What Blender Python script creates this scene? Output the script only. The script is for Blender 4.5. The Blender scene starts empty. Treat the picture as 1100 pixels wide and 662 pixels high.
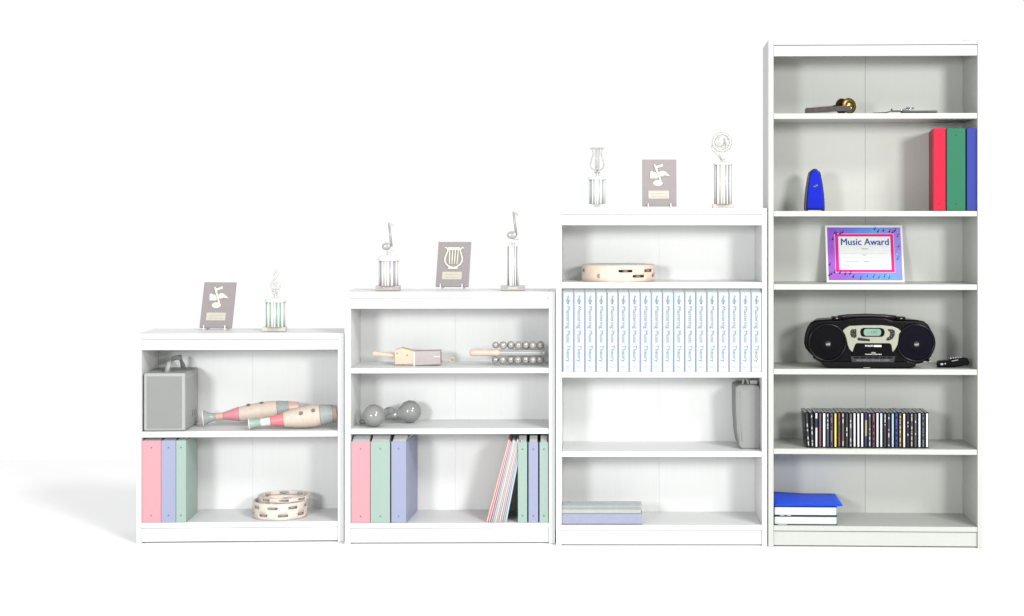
import bpy, bmesh, math, random
from mathutils import Vector, Matrix
random.seed(7)
PI = math.pi
sc = bpy.context.scene
col = sc.collection

# ------------------------------------------------------------------ camera frame
F = 1660.0; VX, VY = 640.0, 235.0; D = 5.533; CZ = 353.3/300
CAM = Vector((0, -D, CZ))

# ------------------------------------------------------------------ materials
def lin(c):
    return tuple(((v/255)/12.92 if v/255 <= 0.04045 else ((v/255+0.055)/1.055)**2.4) for v in c)
MATS = {}; KG = 0.67
def mat(name, rgb, k=0.8, rough=0.5, metal=0.0, var=0.05, bump=0.0, scale=60, spec=0.3, coat=0.0, stretch=None):
    """rgb = display colour wanted, k = how much of it is the surface's own reflectance"""
    if name in MATS: return MATS[name]
    m = bpy.data.materials.new(name); m.use_nodes = True
    nt = m.node_tree; b = nt.nodes['Principled BSDF']
    if name != 'studio_floor': k *= KG if metal < .3 else (1+KG)/2
    c = [min(0.97, v*k) for v in lin(rgb)]
    tc = nt.nodes.new('ShaderNodeTexCoord')
    n = nt.nodes.new('ShaderNodeTexNoise'); n.inputs['Scale'].default_value = scale; n.inputs['Detail'].default_value = 4
    if stretch:
        mp = nt.nodes.new('ShaderNodeMapping'); mp.inputs['Scale'].default_value = stretch
        nt.links.new(tc.outputs['Object'], mp.inputs['Vector']); nt.links.new(mp.outputs['Vector'], n.inputs['Vector'])
    else: nt.links.new(tc.outputs['Object'], n.inputs['Vector'])
    r = nt.nodes.new('ShaderNodeValToRGB')
    r.color_ramp.elements[0].position = 0.3; r.color_ramp.elements[1].position = 0.7
    r.color_ramp.elements[0].color = (*[v*(1-var) for v in c], 1)
    r.color_ramp.elements[1].color = (*[min(1, v*(1+var)) for v in c], 1)
    nt.links.new(n.outputs['Fac'], r.inputs['Fac']); nt.links.new(r.outputs['Color'], b.inputs['Base Color'])
    b.inputs['Roughness'].default_value = rough; b.inputs['Metallic'].default_value = metal
    b.inputs['Specular IOR Level'].default_value = spec
    b.inputs['Coat Weight'].default_value = coat
    if bump:
        bp = nt.nodes.new('ShaderNodeBump'); bp.inputs['Strength'].default_value = bump; bp.inputs['Distance'].default_value = 0.002
        nt.links.new(n.outputs['Fac'], bp.inputs['Height']); nt.links.new(bp.outputs['Normal'], b.inputs['Normal'])
    MATS[name] = m
    return m

def laminate(name, base, rough=0.42):
    """painted wood laminate: faint stretched grain"""
    m = bpy.data.materials.new(name); m.use_nodes = True
    nt = m.node_tree; b = nt.nodes['Principled BSDF']
    tc = nt.nodes.new('ShaderNodeTexCoord'); mp = nt.nodes.new('ShaderNodeMapping')
    mp.inputs['Scale'].default_value = (90, 90, 4)
    n = nt.nodes.new('ShaderNodeTexNoise'); n.inputs['Scale'].default_value = 1.6; n.inputs['Detail'].default_value = 6
    nt.links.new(tc.outputs['Object'], mp.inputs['Vector']); nt.links.new(mp.outputs['Vector'], n.inputs['Vector'])
    r = nt.nodes.new('ShaderNodeValToRGB')
    r.color_ramp.elements[0].position = 0.3; r.color_ramp.elements[1].position = 0.75
    r.color_ramp.elements[0].color = (*[v*0.975 for v in base], 1); r.color_ramp.elements[1].color = (*base, 1)
    nt.links.new(n.outputs['Fac'], r.inputs['Fac']); nt.links.new(r.outputs['Color'], b.inputs['Base Color'])
    bp = nt.nodes.new('ShaderNodeBump'); bp.inputs['Strength'].default_value = 0.06; bp.inputs['Distance'].default_value = 0.001
    nt.links.new(n.outputs['Fac'], bp.inputs['Height']); nt.links.new(bp.outputs['Normal'], b.inputs['Normal'])
    b.inputs['Roughness'].default_value = rough
    b.inputs['Specular IOR Level'].default_value = 0.4
    return m

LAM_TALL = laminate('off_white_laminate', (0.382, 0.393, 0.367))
def drilled(src):
    m = src.copy(); m.name = 'drilled_laminate'; nt = m.node_tree; b = nt.nodes['Principled BSDF']
    old = b.inputs['Base Color'].links[0].from_socket
    tc = nt.nodes.new('ShaderNodeTexCoord'); sp = nt.nodes.new('ShaderNodeSeparateXYZ'); nt.links.new(tc.outputs['Object'], sp.inputs[0])
    def M(op, a, b_=None):
        n = nt.nodes.new('ShaderNodeMath'); n.operation = op
        for i, v in enumerate((a, b_)):
            if v is None: continue
            if isinstance(v, (int, float)): n.inputs[i].default_value = v
            else: nt.links.new(v, n.inputs[i])
        return n.outputs[0]
    dz = M('SUBTRACT', M('MODULO', M('ADD', sp.outputs['Z'], 5.0), 0.032), 0.016)
    y = sp.outputs['Y']; dy = M('MINIMUM', M('ABSOLUTE', M('SUBTRACT', y, 0.035)), M('ABSOLUTE', M('SUBTRACT', y, 0.227)))
    r = M('SQRT', M('ADD', M('MULTIPLY', dz, dz), M('MULTIPLY', dy, dy)))
    mask = M('LESS_THAN', r, 0.0026)
    mx = nt.nodes.new('ShaderNodeMix'); mx.data_type = 'RGBA'; nt.links.new(mask, mx.inputs[0]); nt.links.new(old, mx.inputs[6]); mx.inputs[7].default_value = (.16, .17, .15, 1)
    nt.links.new(mx.outputs[2], b.inputs['Base Color']); return m
LAM_HOLES = drilled(LAM_TALL)
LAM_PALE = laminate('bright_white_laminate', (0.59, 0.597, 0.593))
BLACKP = mat('black_plastic', (14, 12, 16), 0.4, 0.3, var=0.1, spec=0.08)
GREYP = mat('pale_grey_shell', (186, 187, 186), 0.74, 0.32)
GREYC = mat('pale_grey_cloth', (180, 182, 180), .68, 0.8, bump=0.4, scale=300)
PAPER = mat('paper_white', (244, 246, 246), 0.85, 0.8, var=0.02)
SILV = mat('pale_chrome', (228, 228, 224), 0.9, 0.22, metal=0.75, var=0.04)
SILVD = mat('grey_chrome', (186, 186, 183), 0.88, 0.3, metal=0.25, var=0.12)
WHITEP = mat('white_plastic', (252, 252, 250), 0.9, 0.4, var=0.01)
PLAQ = mat('mauve_grey_plaque', (186, 177, 177), 0.68, 0.35, var=0.03)
EMBL = mat('pale_gold_emblem', (246, 246, 228), 0.9, 0.35, var=0.03)
PLATE = mat('beige_name_plate', (224, 218, 204), 0.8, 0.4, var=0.04)
WOOD = mat('pale_wood', (250, 228, 208), 0.86, 0.5, var=0.06, scale=40)
ENGR = mat('grey_engraving', (150, 150, 148), 0.8, 0.5)

# ------------------------------------------------------------------ mesh builder
class MB:
    def __init__(s): s.bm = bmesh.new(); s.mi = 0
    def face(s, vs, smooth=False):
        try:
            f = s.bm.faces.new(vs); f.material_index = s.mi; f.smooth = smooth; return f
        except ValueError: return None
    def box(s, x0, x1, y0, y1, z0, z1):
        v = [s.bm.verts.new(p) for p in ((x0,y0,z0),(x1,y0,z0),(x1,y1,z0),(x0,y1,z0),(x0,y0,z1),(x1,y0,z1),(x1,y1,z1),(x0,y1,z1))]
        for q in ((3,2,1,0),(4,5,6,7),(0,1,5,4),(1,2,6,5),(2,3,7,6),(3,0,4,7)): s.face([v[i] for i in q])
        return s
    def hexa(s, p):       # eight points: bottom ring then top ring
        v = [s.bm.verts.new(q) for q in p]
        for q in ((3,2,1,0),(4,5,6,7),(0,1,5,4),(1,2,6,5),(2,3,7,6),(3,0,4,7)): s.face([v[i] for i in q])
        return s
    def prism(s, pts, y0, y1, back=1.0, bz=1.0):     # outline in x,z, extruded along y
        xm = sum(p[0] for p in pts)/len(pts); zm = sum(p[1] for p in pts)/len(pts)
        a = [s.bm.verts.new((x, y0, z)) for x, z in pts]; b = [s.bm.verts.new((xm+(x-xm)*back, y1, zm+(z-zm)*bz)) for x, z in pts]
        n = len(pts); s.face(a); s.face(b[::-1])
        for i in range(n): s.face([a[i], b[i], b[(i+1) % n], a[(i+1) % n]])
        return s
    def lathe(s, prof, p0, axis, n=32, caps=True, mis=None):   # prof: (distance along axis, radius)
        ax = Vector(axis).normalized(); t = Vector((0,0,1)) if abs(ax.z) < 0.9 else Vector((1,0,0))
        e1 = ax.cross(t).normalized(); e2 = ax.cross(e1); p0 = Vector(p0); rings = []
        for d, r in prof:
            c = p0 + ax*d
            rings.append([s.bm.verts.new(c + (e1*math.cos(2*PI*k/n) + e2*math.sin(2*PI*k/n))*max(r, 1e-5)) for k in range(n)])
        for i in range(len(rings)-1):
            for k in range(n):
                if mis: s.mi = mis(i, k)
                s.face([rings[i][k], rings[i][(k+1) % n], rings[i+1][(k+1) % n], rings[i+1][k]], True)
        if caps: s.face(rings[0][::-1]); s.face(rings[-1])
        return s
    def cyl(s, p0, p1, r0, r1=None, n=20):
        p0 = Vector(p0); p1 = Vector(p1)
        return s.lathe([(0, r0), ((p1-p0).length, r0 if r1 is None else r1)], p0, p1-p0, n)
    def ball(s, c, r, sx=1, sy=1, sz=1, n=24):
        m = Matrix.Translation(c) @ Matrix.Diagonal((r*sx, r*sy, r*sz, 1))
        g = bmesh.ops.create_uvsphere(s.bm, u_segments=n, v_segments=n//2, radius=1, matrix=m)
        for v in g['verts']:
            for f in v.link_faces: f.smooth = True; f.material_index = s.mi
        return s
    def tube(s, pts, r, n=10, closed=False):
        P = [Vector(p) for p in pts]; rings = []; L = len(P)
        for i, p in enumerate(P):
            a = P[(i-1) % L] if (closed or i > 0) else p; b = P[(i+1) % L] if (closed or i < L-1) else p
            t = (b-a).normalized(); up = Vector((0,1,0)) if abs(t.y) < 0.9 else Vector((1,0,0))
            e1 = t.cross(up).normalized(); e2 = t.cross(e1); rr = r[i] if isinstance(r, (list, tuple)) else r
            rings.append([s.bm.verts.new(p + (e1*math.cos(2*PI*k/n) + e2*math.sin(2*PI*k/n))*rr) for k in range(n)])
        for i in range(L if closed else L-1):
            A, B = rings[i], rings[(i+1) % L]
            for k in range(n): s.face([A[k], A[(k+1) % n], B[(k+1) % n], B[k]], True)
        if not closed: s.face(rings[0][::-1]); s.face(rings[-1])
        return s
    def build(s, name, m, parent=None, bevel=0.0, seg=2, loc=None, rot=None):
        bmesh.ops.recalc_face_normals(s.bm, faces=s.bm.faces)
        me = bpy.data.meshes.new(name); s.bm.to_mesh(me); s.bm.free()
        for q in (m if isinstance(m, (list, tuple)) else [m]): me.materials.append(q)
        o = bpy.data.objects.new(name, me); col.objects.link(o)
        if parent: o.parent = parent
        if loc: o.location = loc
        if rot: o.rotation_euler = rot
        if bevel:
            b = o.modifiers.new('bevel', 'BEVEL'); b.width = bevel; b.segments = seg; b.limit_method = 'ANGLE'; b.angle_limit = math.radians(35)
            b.harden_normals = False
        return o

def text(name, s, size, m, parent, loc, rot=(PI/2, 0, 0), bold=0.0, sx=1.0, align='CENTER', ext=0.0003, fat=0.0):
    cu = bpy.data.curves.new(name, 'FONT'); cu.body = s; cu.size = size; cu.extrude = ext
    cu.align_x = align; cu.align_y = 'CENTER'; cu.offset = bold; cu.resolution_u = 3
    t = bpy.data.objects.new(name, cu); col.objects.link(t)
    bpy.context.view_layer.update()
    me = bpy.data.meshes.new_from_object(t.evaluated_get(bpy.context.evaluated_depsgraph_get()))
    me.name = name; bpy.data.objects.remove(t); bpy.data.curves.remove(cu)
    if fat:
        b = bmesh.new(); b.from_mesh(me); geo = list(b.verts)+list(b.edges)+list(b.faces)
        for i, (fx, fy) in enumerate(((fat, 0), (-fat, 0), (0, fat*.5), (fat*.5, -fat*.5))):
            g_ = bmesh.ops.duplicate(b, geom=geo); vs = [v for v in g_['geom'] if isinstance(v, bmesh.types.BMVert)]
            bmesh.ops.translate(b, verts=vs, vec=(fx, fy, .00003*(i+1)))
        b.to_mesh(me); b.free()
    me.materials.clear(); me.materials.append(m)
    o = bpy.data.objects.new(name, me); col.objects.link(o); o.parent = parent
    o.location = loc; o.rotation_euler = rot; o.scale = (sx, 1, 1)
    return o

def tag(o, label=None, cat=None, group=None, kind=None):
    if label: o['label'] = label
    if cat: o['category'] = cat
    if group: o['group'] = group
    if kind: o['kind'] = kind
    return o

# ------------------------------------------------------------------ bookcases
class Case:
    def __init__(s, xa, xb, ybot, yaw, xi0, xi1):
        s.a = math.radians(yaw)                       # >0: right side nearer the lens
        s.u = Vector((math.cos(s.a), -math.sin(s.a), 0)); s.v = Vector((math.sin(s.a), math.cos(s.a), 0))
        dist = F*CZ/(ybot-VY); xc = (xa+xb)/2
        s.c = CAM + Vector(((xc-VX)/F, 1, 0))*dist; s.c.z = 0
        s.O = s.c.copy()
        ua = s.ray(xa, ybot, 0)[0]; s.O = s.c + s.u*ua
        s.w = s.ray(xb, ybot, 0)[0]; s.i0 = s.ray(xi0, ybot, 0)[0]; s.i1 = s.ray(xi1, ybot, 0)[0]
        s.xc = xc; s.depth = 0.267
    def ray(s, px, py, d):                            # (along, height) in the case's own frame
        r = Vector(((px-VX)/F, 1, (VY-py)/F)); t = ((s.O-CAM).dot(s.v)+d)/r.dot(s.v); p = CAM + r*t
        return (p-s.O).dot(s.u), p.z
    def h(s, py): return s.ray(s.xc, py, 0)[1]
    def world(s, u, d, h): return s.O + s.u*u + s.v*d + Vector((0,0,h))
    def rotz(s, extra=0): return -s.a + math.radians(extra)
    def k(s, d): return (D + s.O.y + d)/F             # metres per picture unit at that depth

def bookcase(c, lam, top, fascia, shelves, bottom, kick, floor_y, label, badge):
    root = bpy.data.objects.new('bookcase', None); col.objects.link(root)
    root.location = c.O; root.rotation_euler = (0, 0, c.rotz()); tag(root, label, 'bookcase', 'white bookcases in a row by height')
    H = c.h; dp = c.depth; e = 0.0006; sg = 0.0003 if lam is LAM_TALL else 0.0001
    zt = H(top[0])
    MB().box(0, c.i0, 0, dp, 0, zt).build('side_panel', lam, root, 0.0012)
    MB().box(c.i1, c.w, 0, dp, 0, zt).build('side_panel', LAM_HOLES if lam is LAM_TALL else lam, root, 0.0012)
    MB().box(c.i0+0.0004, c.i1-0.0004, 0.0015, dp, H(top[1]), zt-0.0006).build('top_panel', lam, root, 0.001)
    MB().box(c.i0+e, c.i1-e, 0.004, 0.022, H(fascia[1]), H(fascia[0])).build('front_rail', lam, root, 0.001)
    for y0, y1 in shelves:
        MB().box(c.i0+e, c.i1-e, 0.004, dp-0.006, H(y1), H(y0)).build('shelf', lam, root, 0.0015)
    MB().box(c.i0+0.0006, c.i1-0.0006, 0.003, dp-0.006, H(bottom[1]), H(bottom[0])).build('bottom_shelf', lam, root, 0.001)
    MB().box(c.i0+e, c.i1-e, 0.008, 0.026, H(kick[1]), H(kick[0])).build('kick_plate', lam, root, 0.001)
    mid = (c.i0+c.i1)/2
    MB().box(mid-0.03, mid+0.03, dp-0.0003, dp+0.004, 0.03, zt-0.022).build('seam_light_stop', lam, root)  # unseen strip added behind the seam to stop light leaking through
    for x0, x1 in ((c.i0+0.0003, mid-sg), (mid+sg, c.i1-0.0003)):
        MB().box(x0, x1, dp-0.0055, dp-0.0005, 0.03, zt-0.022).build('back_panel', lam, root, 0.0006)
    if badge:
        bx, by, grey = badge; u, z = c.ray(bx, by, 0)
        bm_ = mat('badge_grey_%d' % grey, (grey, grey, grey+2), 0.7)
        MB().tube([(u+.0016*j-.012+.0009*math.sin(j*2.2), 0.001, z+.0016*math.sin(j*1.7)) for j in range(16)], .0007, 5).build('maker_badge', bm_, root)
    return root

C4 = Case(825.4, 1054.8, 588.3, 2.0, 831.0, 1050.2)
C3 = Case(597.4, 824.4, 586.6, 0.2, 603.2, 818.7)
C2 = Case(370.2, 596.3, 584.5, -0.9, 376.4, 589.6)
C1 = Case(146.6, 369.4, 583.2, -2.4, 151.8, 362.9)
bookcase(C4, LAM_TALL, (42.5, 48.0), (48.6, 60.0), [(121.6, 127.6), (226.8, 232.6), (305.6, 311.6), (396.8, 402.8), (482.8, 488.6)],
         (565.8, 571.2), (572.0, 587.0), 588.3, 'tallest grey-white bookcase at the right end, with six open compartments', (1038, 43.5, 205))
bookcase(C3, LAM_PALE, (223.8, 230.4), (231.0, 242.0), [(303.6, 310.0), (399.8, 405.8), (485.4, 491.2)],
         (564.4, 569.8), (570.4, 585.4), 586.8, 'second tallest white bookcase holding the long row of white volumes', (808.5, 227.0, 215))
bookcase(C2, LAM_PALE, (313.6, 320.2), (320.8, 331.6), [(395.6, 401.2), (460.8, 466.6)],
         (562.2, 567.6), (568.2, 583.2), 584.7, 'white three-compartment bookcase with maracas, second from the left end', (580.5, 317.3, 222))
bookcase(C1, LAM_PALE, (358.4, 364.6), (365.2, 376.0), [(463.6, 469.8)],
         (561.2, 567.0), (567.6, 581.8), 583.2, 'shortest white bookcase at the left end, with two compartments', None)

def thing(name, label, cat, c, px, shelf_y, d, turn=0, group=None):
    """an Empty standing on the board whose front edge top is at shelf_y"""
    o = bpy.data.objects.new(name, None); col.objects.link(o)
    z = c.h(shelf_y) + 0.0006
    u = c.ray(px, shelf_y, d)[0]
    o.location = c.world(u, d, z); o.rotation_euler = (0, 0, c.rotz(turn))
    return tag(o, label, cat, group)

# ------------------------------------------------------------------ ring binders
RIV = mat('rivet_metal', (150, 150, 150), 0.7, 0.35, metal=0.6); RIVD = mat('dark_rivet', (70, 74, 84), 0.7, 0.35, metal=0.4)
def binder(c, x0, x1, ytop, shelf_y, d, color, label, group, depth=0.245, turn=0, taper=0.0, fade=True, rivets=True, rise=0.0):
    t = thing('ring_binder', label, 'binder', c, (x0+x1)/2, shelf_y, d, turn, group)
    k = c.k(d); w = (x1-x0)*k - 0.0008; u, z1 = c.ray(c.xc, ytop, d); h = z1 - (c.h(shelf_y)+0.0006)
    m = mat('binder_%d_%d_%d' % color, color, 0.76 if fade else 0.58, 0.45, spec=.3 if fade else .12, var=0.03, bump=0.15, scale=400)
    hw = w/2; th = 0.0028
    bm = MB()   # cover: spine and two boards
    bm.box(-hw, hw, 0, th, 0, h)
    bm.hexa([(-hw,th,0), (-hw+th,th,0), (-hw+th+taper,depth,0), (-hw+taper,depth,0), (-hw,th,h), (-hw+th,th,h), (-hw+th+taper,depth,h), (-hw+taper,depth,h)])
    bm.hexa([(hw-th,th,0), (hw,th,0), (hw-taper*.2,depth,0), (hw-th-taper*.2,depth,0), (hw-th,th,h), (hw,th,h), (hw-taper*.2,depth,h), (hw-th-taper*.2,depth,h)])
    bm.build('cover', m, t, 0.0014, 3)
    if w > 0.03:
        if rise:
            a_, b_ = -hw+th+.001, hw-th-.001
            MB().hexa([(a_,.004,.006),(b_,.004,.006),(b_,depth-.01,.006),(a_,depth-.01,.006),(a_,.004,h-.002),(b_,.004,h-.002),(b_,depth-.01,h+rise),(a_,depth-.01,h+rise)]).build('paper_block', PAPER, t)  # paper top sloped upwards to catch light in the gap under the shelf
            MB().hexa([(a_,.006,h-.004),(b_,.006,h-.004),(b_,.06,h-.004),(a_,.06,h-.004),(a_,.006,h-.0015),(b_,.006,h-.0015),(b_,.05,h+rise),(a_,.05,h+rise)]).build('slot_shade_wedge', mat('slot_shade_grey', (196, 198, 198), 1.1, .7), t)  # added grey wedge, its colour stands in for the shaded gap above the binder
        else: MB().box(-hw+th+0.001+taper, hw-th-0.001-taper*.2, 0.006, depth-0.01, 0.006, h-0.004).build('paper_block', PAPER, t)
    if rivets:
        for z in (h*0.085, h*0.915):
            MB().lathe([(0, 0.0030), (0.0008, 0.0030), (0.0014, 0.0016)], (0, 0.0002, z), (0, -1, 0), 14).build('rivet', RIV if fade else RIVD, t)
    return t

RED, GRN, BLU = (250, 30, 76), (54, 146, 108), (66, 80, 190)
PR, PG, PB = (249, 176, 186), (182, 207, 196), (178, 185, 217)
g = 'ring binders on the second compartment of the tall bookcase'
binder(C4, 1002.6, 1016.0, 138, 226.8, 0.012, RED, 'bright red binder beside a green binder in the tall bookcase', g, taper=0.028, fade=False)
binder(C4, 1017.0, 1037.2, 138, 226.8, 0.012, GRN, 'deep green binder between the bright red and the deep blue one', g, fade=False)
binder(C4, 1038.6, 1049.5, 138, 226.8, 0.012, BLU, 'deep blue binder against the right wall of the tall bookcase', g, fade=False)
g = 'ring binders in the bottom of the shortest bookcase'
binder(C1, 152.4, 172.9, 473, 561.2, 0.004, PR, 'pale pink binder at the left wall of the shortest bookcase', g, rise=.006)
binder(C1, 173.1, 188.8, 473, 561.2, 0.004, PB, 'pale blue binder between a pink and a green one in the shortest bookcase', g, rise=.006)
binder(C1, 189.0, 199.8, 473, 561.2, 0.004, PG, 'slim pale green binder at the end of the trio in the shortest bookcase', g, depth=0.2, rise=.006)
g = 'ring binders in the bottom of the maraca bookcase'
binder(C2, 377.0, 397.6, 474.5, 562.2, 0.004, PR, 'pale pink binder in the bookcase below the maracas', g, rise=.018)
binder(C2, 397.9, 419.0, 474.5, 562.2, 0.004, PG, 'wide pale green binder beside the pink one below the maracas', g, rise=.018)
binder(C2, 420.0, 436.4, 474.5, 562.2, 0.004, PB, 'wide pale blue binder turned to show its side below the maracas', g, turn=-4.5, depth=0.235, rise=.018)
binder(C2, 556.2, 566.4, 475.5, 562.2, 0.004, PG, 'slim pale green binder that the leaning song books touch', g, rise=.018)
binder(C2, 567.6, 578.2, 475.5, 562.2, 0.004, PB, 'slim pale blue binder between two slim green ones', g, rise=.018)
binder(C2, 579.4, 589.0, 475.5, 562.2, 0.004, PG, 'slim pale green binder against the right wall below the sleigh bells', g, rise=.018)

# leaning thin song books
lean = [((250, 208, 188), 'peach'), ((244, 168, 176), 'rose red'), ((196, 176, 200), 'mauve'), ((196, 226, 230), 'pale teal'), ((252, 246, 226), 'cream'),
        ((240, 190, 206), 'pink'), ((228, 236, 226), 'mint white'), ((236, 196, 200), 'salmon'), ((178, 206, 232), 'sky blue'), ((222, 240, 242), 'icy white')]
x = 522.0
for i, (cl, nm) in enumerate(lean):
    wpx = 2.25 if i != 1 else 2.6
    t = thing('song_book', 'thin %s song book leaning towards the slim green binder' % nm, 'book', C2, x, 562.2, 0.012, 0, 'thin song books leaning below the sleigh bells')
    k = C2.k(0.01); w = wpx*k; zt_ = C2.ray(C2.xc, 472.5, 0.01)[1]-C2.h(562.2)
    ang = math.atan2((546.0-522.0)*k - i*0.0024, zt_); hh = zt_/math.cos(ang) - (0.004*(i % 3))
    bm = MB(); bm.hexa([(0,0,0),(w*.86,0,0),(w*.86,.215,0),(0,.215,0),(0,0,hh),(w*.86,0,hh),(w*.86,.215,hh),(0,.215,hh)])
    o = bm.build('cover', mat('songbook_%d' % i, tuple(int(max(0, 255-(255-v)*1.35)) for v in cl), 0.62, 0.4, var=0.02), t, 0.0006, 1, rot=(0, ang, 0))
    MB().box(w*.36, w*.56, -0.0004, 0.21, 0.003, hh-0.003).build('pages', PAPER, t, rot=(0, ang, 0))
    x += wpx*0.98

# ------------------------------------------------------------------ the row of white volumes
LAV = mat('lavender_edge', (166, 170, 222), 0.8, 0.4); GRE = mat('grey_board_edge', (160, 168, 178), 0.75, 0.5)
VINK = mat('grey_ink', (172, 186, 198), 0.52, 0.6); SPN = mat('white_spine', (222, 236, 250), 0.84, 0.4, var=0.01)
ORD = ['first', 'second', 'third', 'fourth', 'fifth', 'sixth', 'seventh', 'eighth', 'ninth', 'tenth', 'eleventh', 'twelfth', 'thirteenth', 'fourteenth', 'fifteenth', 'sixteenth', 'seventeenth', 'eighteenth']
def clef_points(s, ox=0, oz=0, y=0):     # treble clef, height about 1 * s
    P = [(0.02,-.42),(-.08,-.46),(-.12,-.38),(-.04,-.33),(.05,-.38),(.05,-.48),(.02,-.1),(-.02,.15),(-.06,.36),(.02,.5),(.09,.38),(.02,.22),(-.12,.08),(-.2,-.06),(-.16,-.2),(0,-.26),(.15,-.2),(.18,-.08),(.1,.02),(-.02,.02),(-.08,-.06),(-.03,-.13)]
    out = []
    for i in range(len(P)-1):
        p0, p1, p2, p3 = P[max(i-1,0)], P[i], P[i+1], P[min(i+2,len(P)-1)]
        for q in range(4):
            t = q/4; f = lambda a,b,c_,d: 0.5*((2*b)+(-a+c_)*t+(2*a-5*b+4*c_-d)*t*t+(-a+3*b-3*c_+d)*t**3)
            out.append((ox+s*f(p0[0],p1[0],p2[0],p3[0]), y, oz+s*f(p0[1],p1[1],p2[1],p3[1])))
    out.append((ox+s*P[-1][0], y, oz+s*P[-1][1])); return out
edges = [603.8+i*(818.2-603.8)/18 for i in range(19)]
vproto = None
for i in range(18):
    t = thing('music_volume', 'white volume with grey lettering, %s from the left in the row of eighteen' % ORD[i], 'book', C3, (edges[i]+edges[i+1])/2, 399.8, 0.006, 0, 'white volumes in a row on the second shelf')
    if vproto is None:
        vproto = t; k = C3.k(0.006); w = (edges[1]-edges[0])*k; hw = w/2; h = C3.ray(C3.xc, 314.6, 0.006)[1]-C3.h(399.8)
        MB().prism([(-hw+.0050, 0), (hw-.0004, 0), (hw-.0004, h), (-hw+.0050, h)], 0, 0.003).build('spine', SPN, t, 0.001)
        MB().box(-hw+.0046, hw-.003, 0.004, 0.21, 0.004, h-0.006).build('pages', PAPER, t)
        bm = MB(); bm.box(hw-.0026, hw-.0005, 0.0035, 0.22, 0, h); bm.box(-hw+.0005, -hw+.0044, 0.0016, 0.22, 0, h); bm.build('cover', GRE, t)
        MB().hexa([(-hw+.0006,.0032,h-.001),(hw-.0006,.0032,h-.001),(hw-.0006,.014,h-.001),(-hw+.0006,.014,h-.001),(-hw+.0006,.0045,h),(hw-.0006,.0045,h),(hw-.0006,.014,h+.0128),(-hw+.0006,.014,h+.0128)]).build('shade_wedge', mat('wedge_shade_grey', (176, 180, 180), .95, .7), t)  # added grey slope painting the soft shade between volume top and shelf
        MB().tube(clef_points(0.032, 0.002, h-0.027, -0.0006), 0.00105, 5).build('clef_mark', VINK, t)
        MB().lathe([(0, 0.0016), (0.0006, 0.0016)], (0.002, -0.0001, h-0.05), (0, -1, 0), 8).build('dot_mark', VINK, t)
        text('title_lettering', 'Mastering Music Theory', 0.0205, VINK, t, (0.002, -0.0004, h*0.475), rot=(PI/2, PI/2, 0), fat=0.0003)
        text('volume_lettering', 'Vol 1', 0.0085, VINK, t, (0.002, -0.0004, h*0.06))
        vp = {o.name.split('.')[0]: o for o in t.children}
    else:
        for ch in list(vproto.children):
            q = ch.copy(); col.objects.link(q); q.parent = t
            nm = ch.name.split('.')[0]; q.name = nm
    if i in (1, 2, 6, 7, 8, 15, 16, 17):     # lavender hinge on some copies
        for ch in t.children:
            if ch.name.startswith('cover'):
                ch.data = ch.data.copy(); ch.data.materials[0] = LAV

# ------------------------------------------------------------------ tall bookcase contents
BRASS = mat('brass', (134, 112, 66), 0.85, 0.34, metal=.9, var=0.3); DOME = mat('polished_brass', (226, 182, 84), .95, .2, metal=1.0); BRASSD = mat('dark_brass', (84, 62, 40), 0.8, 0.32, metal=0.7, var=0.2)  # the rear cymbal takes a darker brass than the front one
STEEL = mat('dark_steel', (78, 72, 70), 0.8, 0.35, metal=0.3, var=0.2); BSTEEL = mat('bright_steel', (205, 212, 212), 0.8, 0.2, metal=0.9)
t = thing('cymbal_tongs', 'dark metal tongs ending in two brass finger cymbals', 'finger cymbals', C4, 890, 121.6, 0.05)
k = C4.k(0.05)
def X(px, c0=890): return (px-c0)*k
for nm, p in (('front', [(865.5, .002, .0), (880, .0045, -.004), (898, .0075, -.01), (914, .010, -.014)]), ('back', [(865.5, .006, .012), (880, .016, .020), (898, .024, .028), (906, .026, .030)])):
    bm = MB(); hw = 0.0098 if nm == 'front' else 0.005
    for i in range(3):
        a, b = p[i], p[i+1]
        za, zb = a[1]+0.0005, b[1]+0.0005
        bm.hexa([(X(a[0]),a[2],za),(X(b[0]),b[2],zb),(X(b[0]),b[2]+.0022,zb),(X(a[0]),a[2]+.0022,za),
                 (X(a[0]),a[2],za+2*hw),(X(b[0]),b[2],zb+2*hw),(X(b[0]),b[2]+.0022,zb+2*hw),(X(a[0]),a[2]+.0022,za+2*hw)])
    bm.build('arm', STEEL, t, 0.0006, 1)
MB().box(X(865), X(867), 0.0, 0.0145, 0.001, 0.0175).build('arm_bend', STEEL, t, 0.0008, 2)
cymprof = [(0, 0.0285), (0.0012, 0.0288), (0.003, 0.022), (0.0042, 0.0125), (0.009, 0.0105), (0.0115, 0.005), (0.012, 0)]
for (px, yy, ax, m) in ((912.0, 0.004, (0.42, -1, 0.12), BRASS), (905.0, 0.024, (-0.6, 1, 0.1), BRASSD)):
    o = MB().lathe(cymprof, (0, 0, 0), ax, 36).build('cymbal', m, t, loc=(X(px), yy, 0.0292))
MB().lathe([(0, .0125), (.005, .0112), (.008, .006), (.0085, 0)], (X(911)+.0022, -.0008, .0305), (0.42, -1, 0.12), 24).build('dome', DOME, t)
MB().lathe([(0, .0022), (0.002, .0022)], (X(913.5), -0.0162, 0.020), (0, -1, 0), 12).build('rivet', BSTEEL, t)

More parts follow.
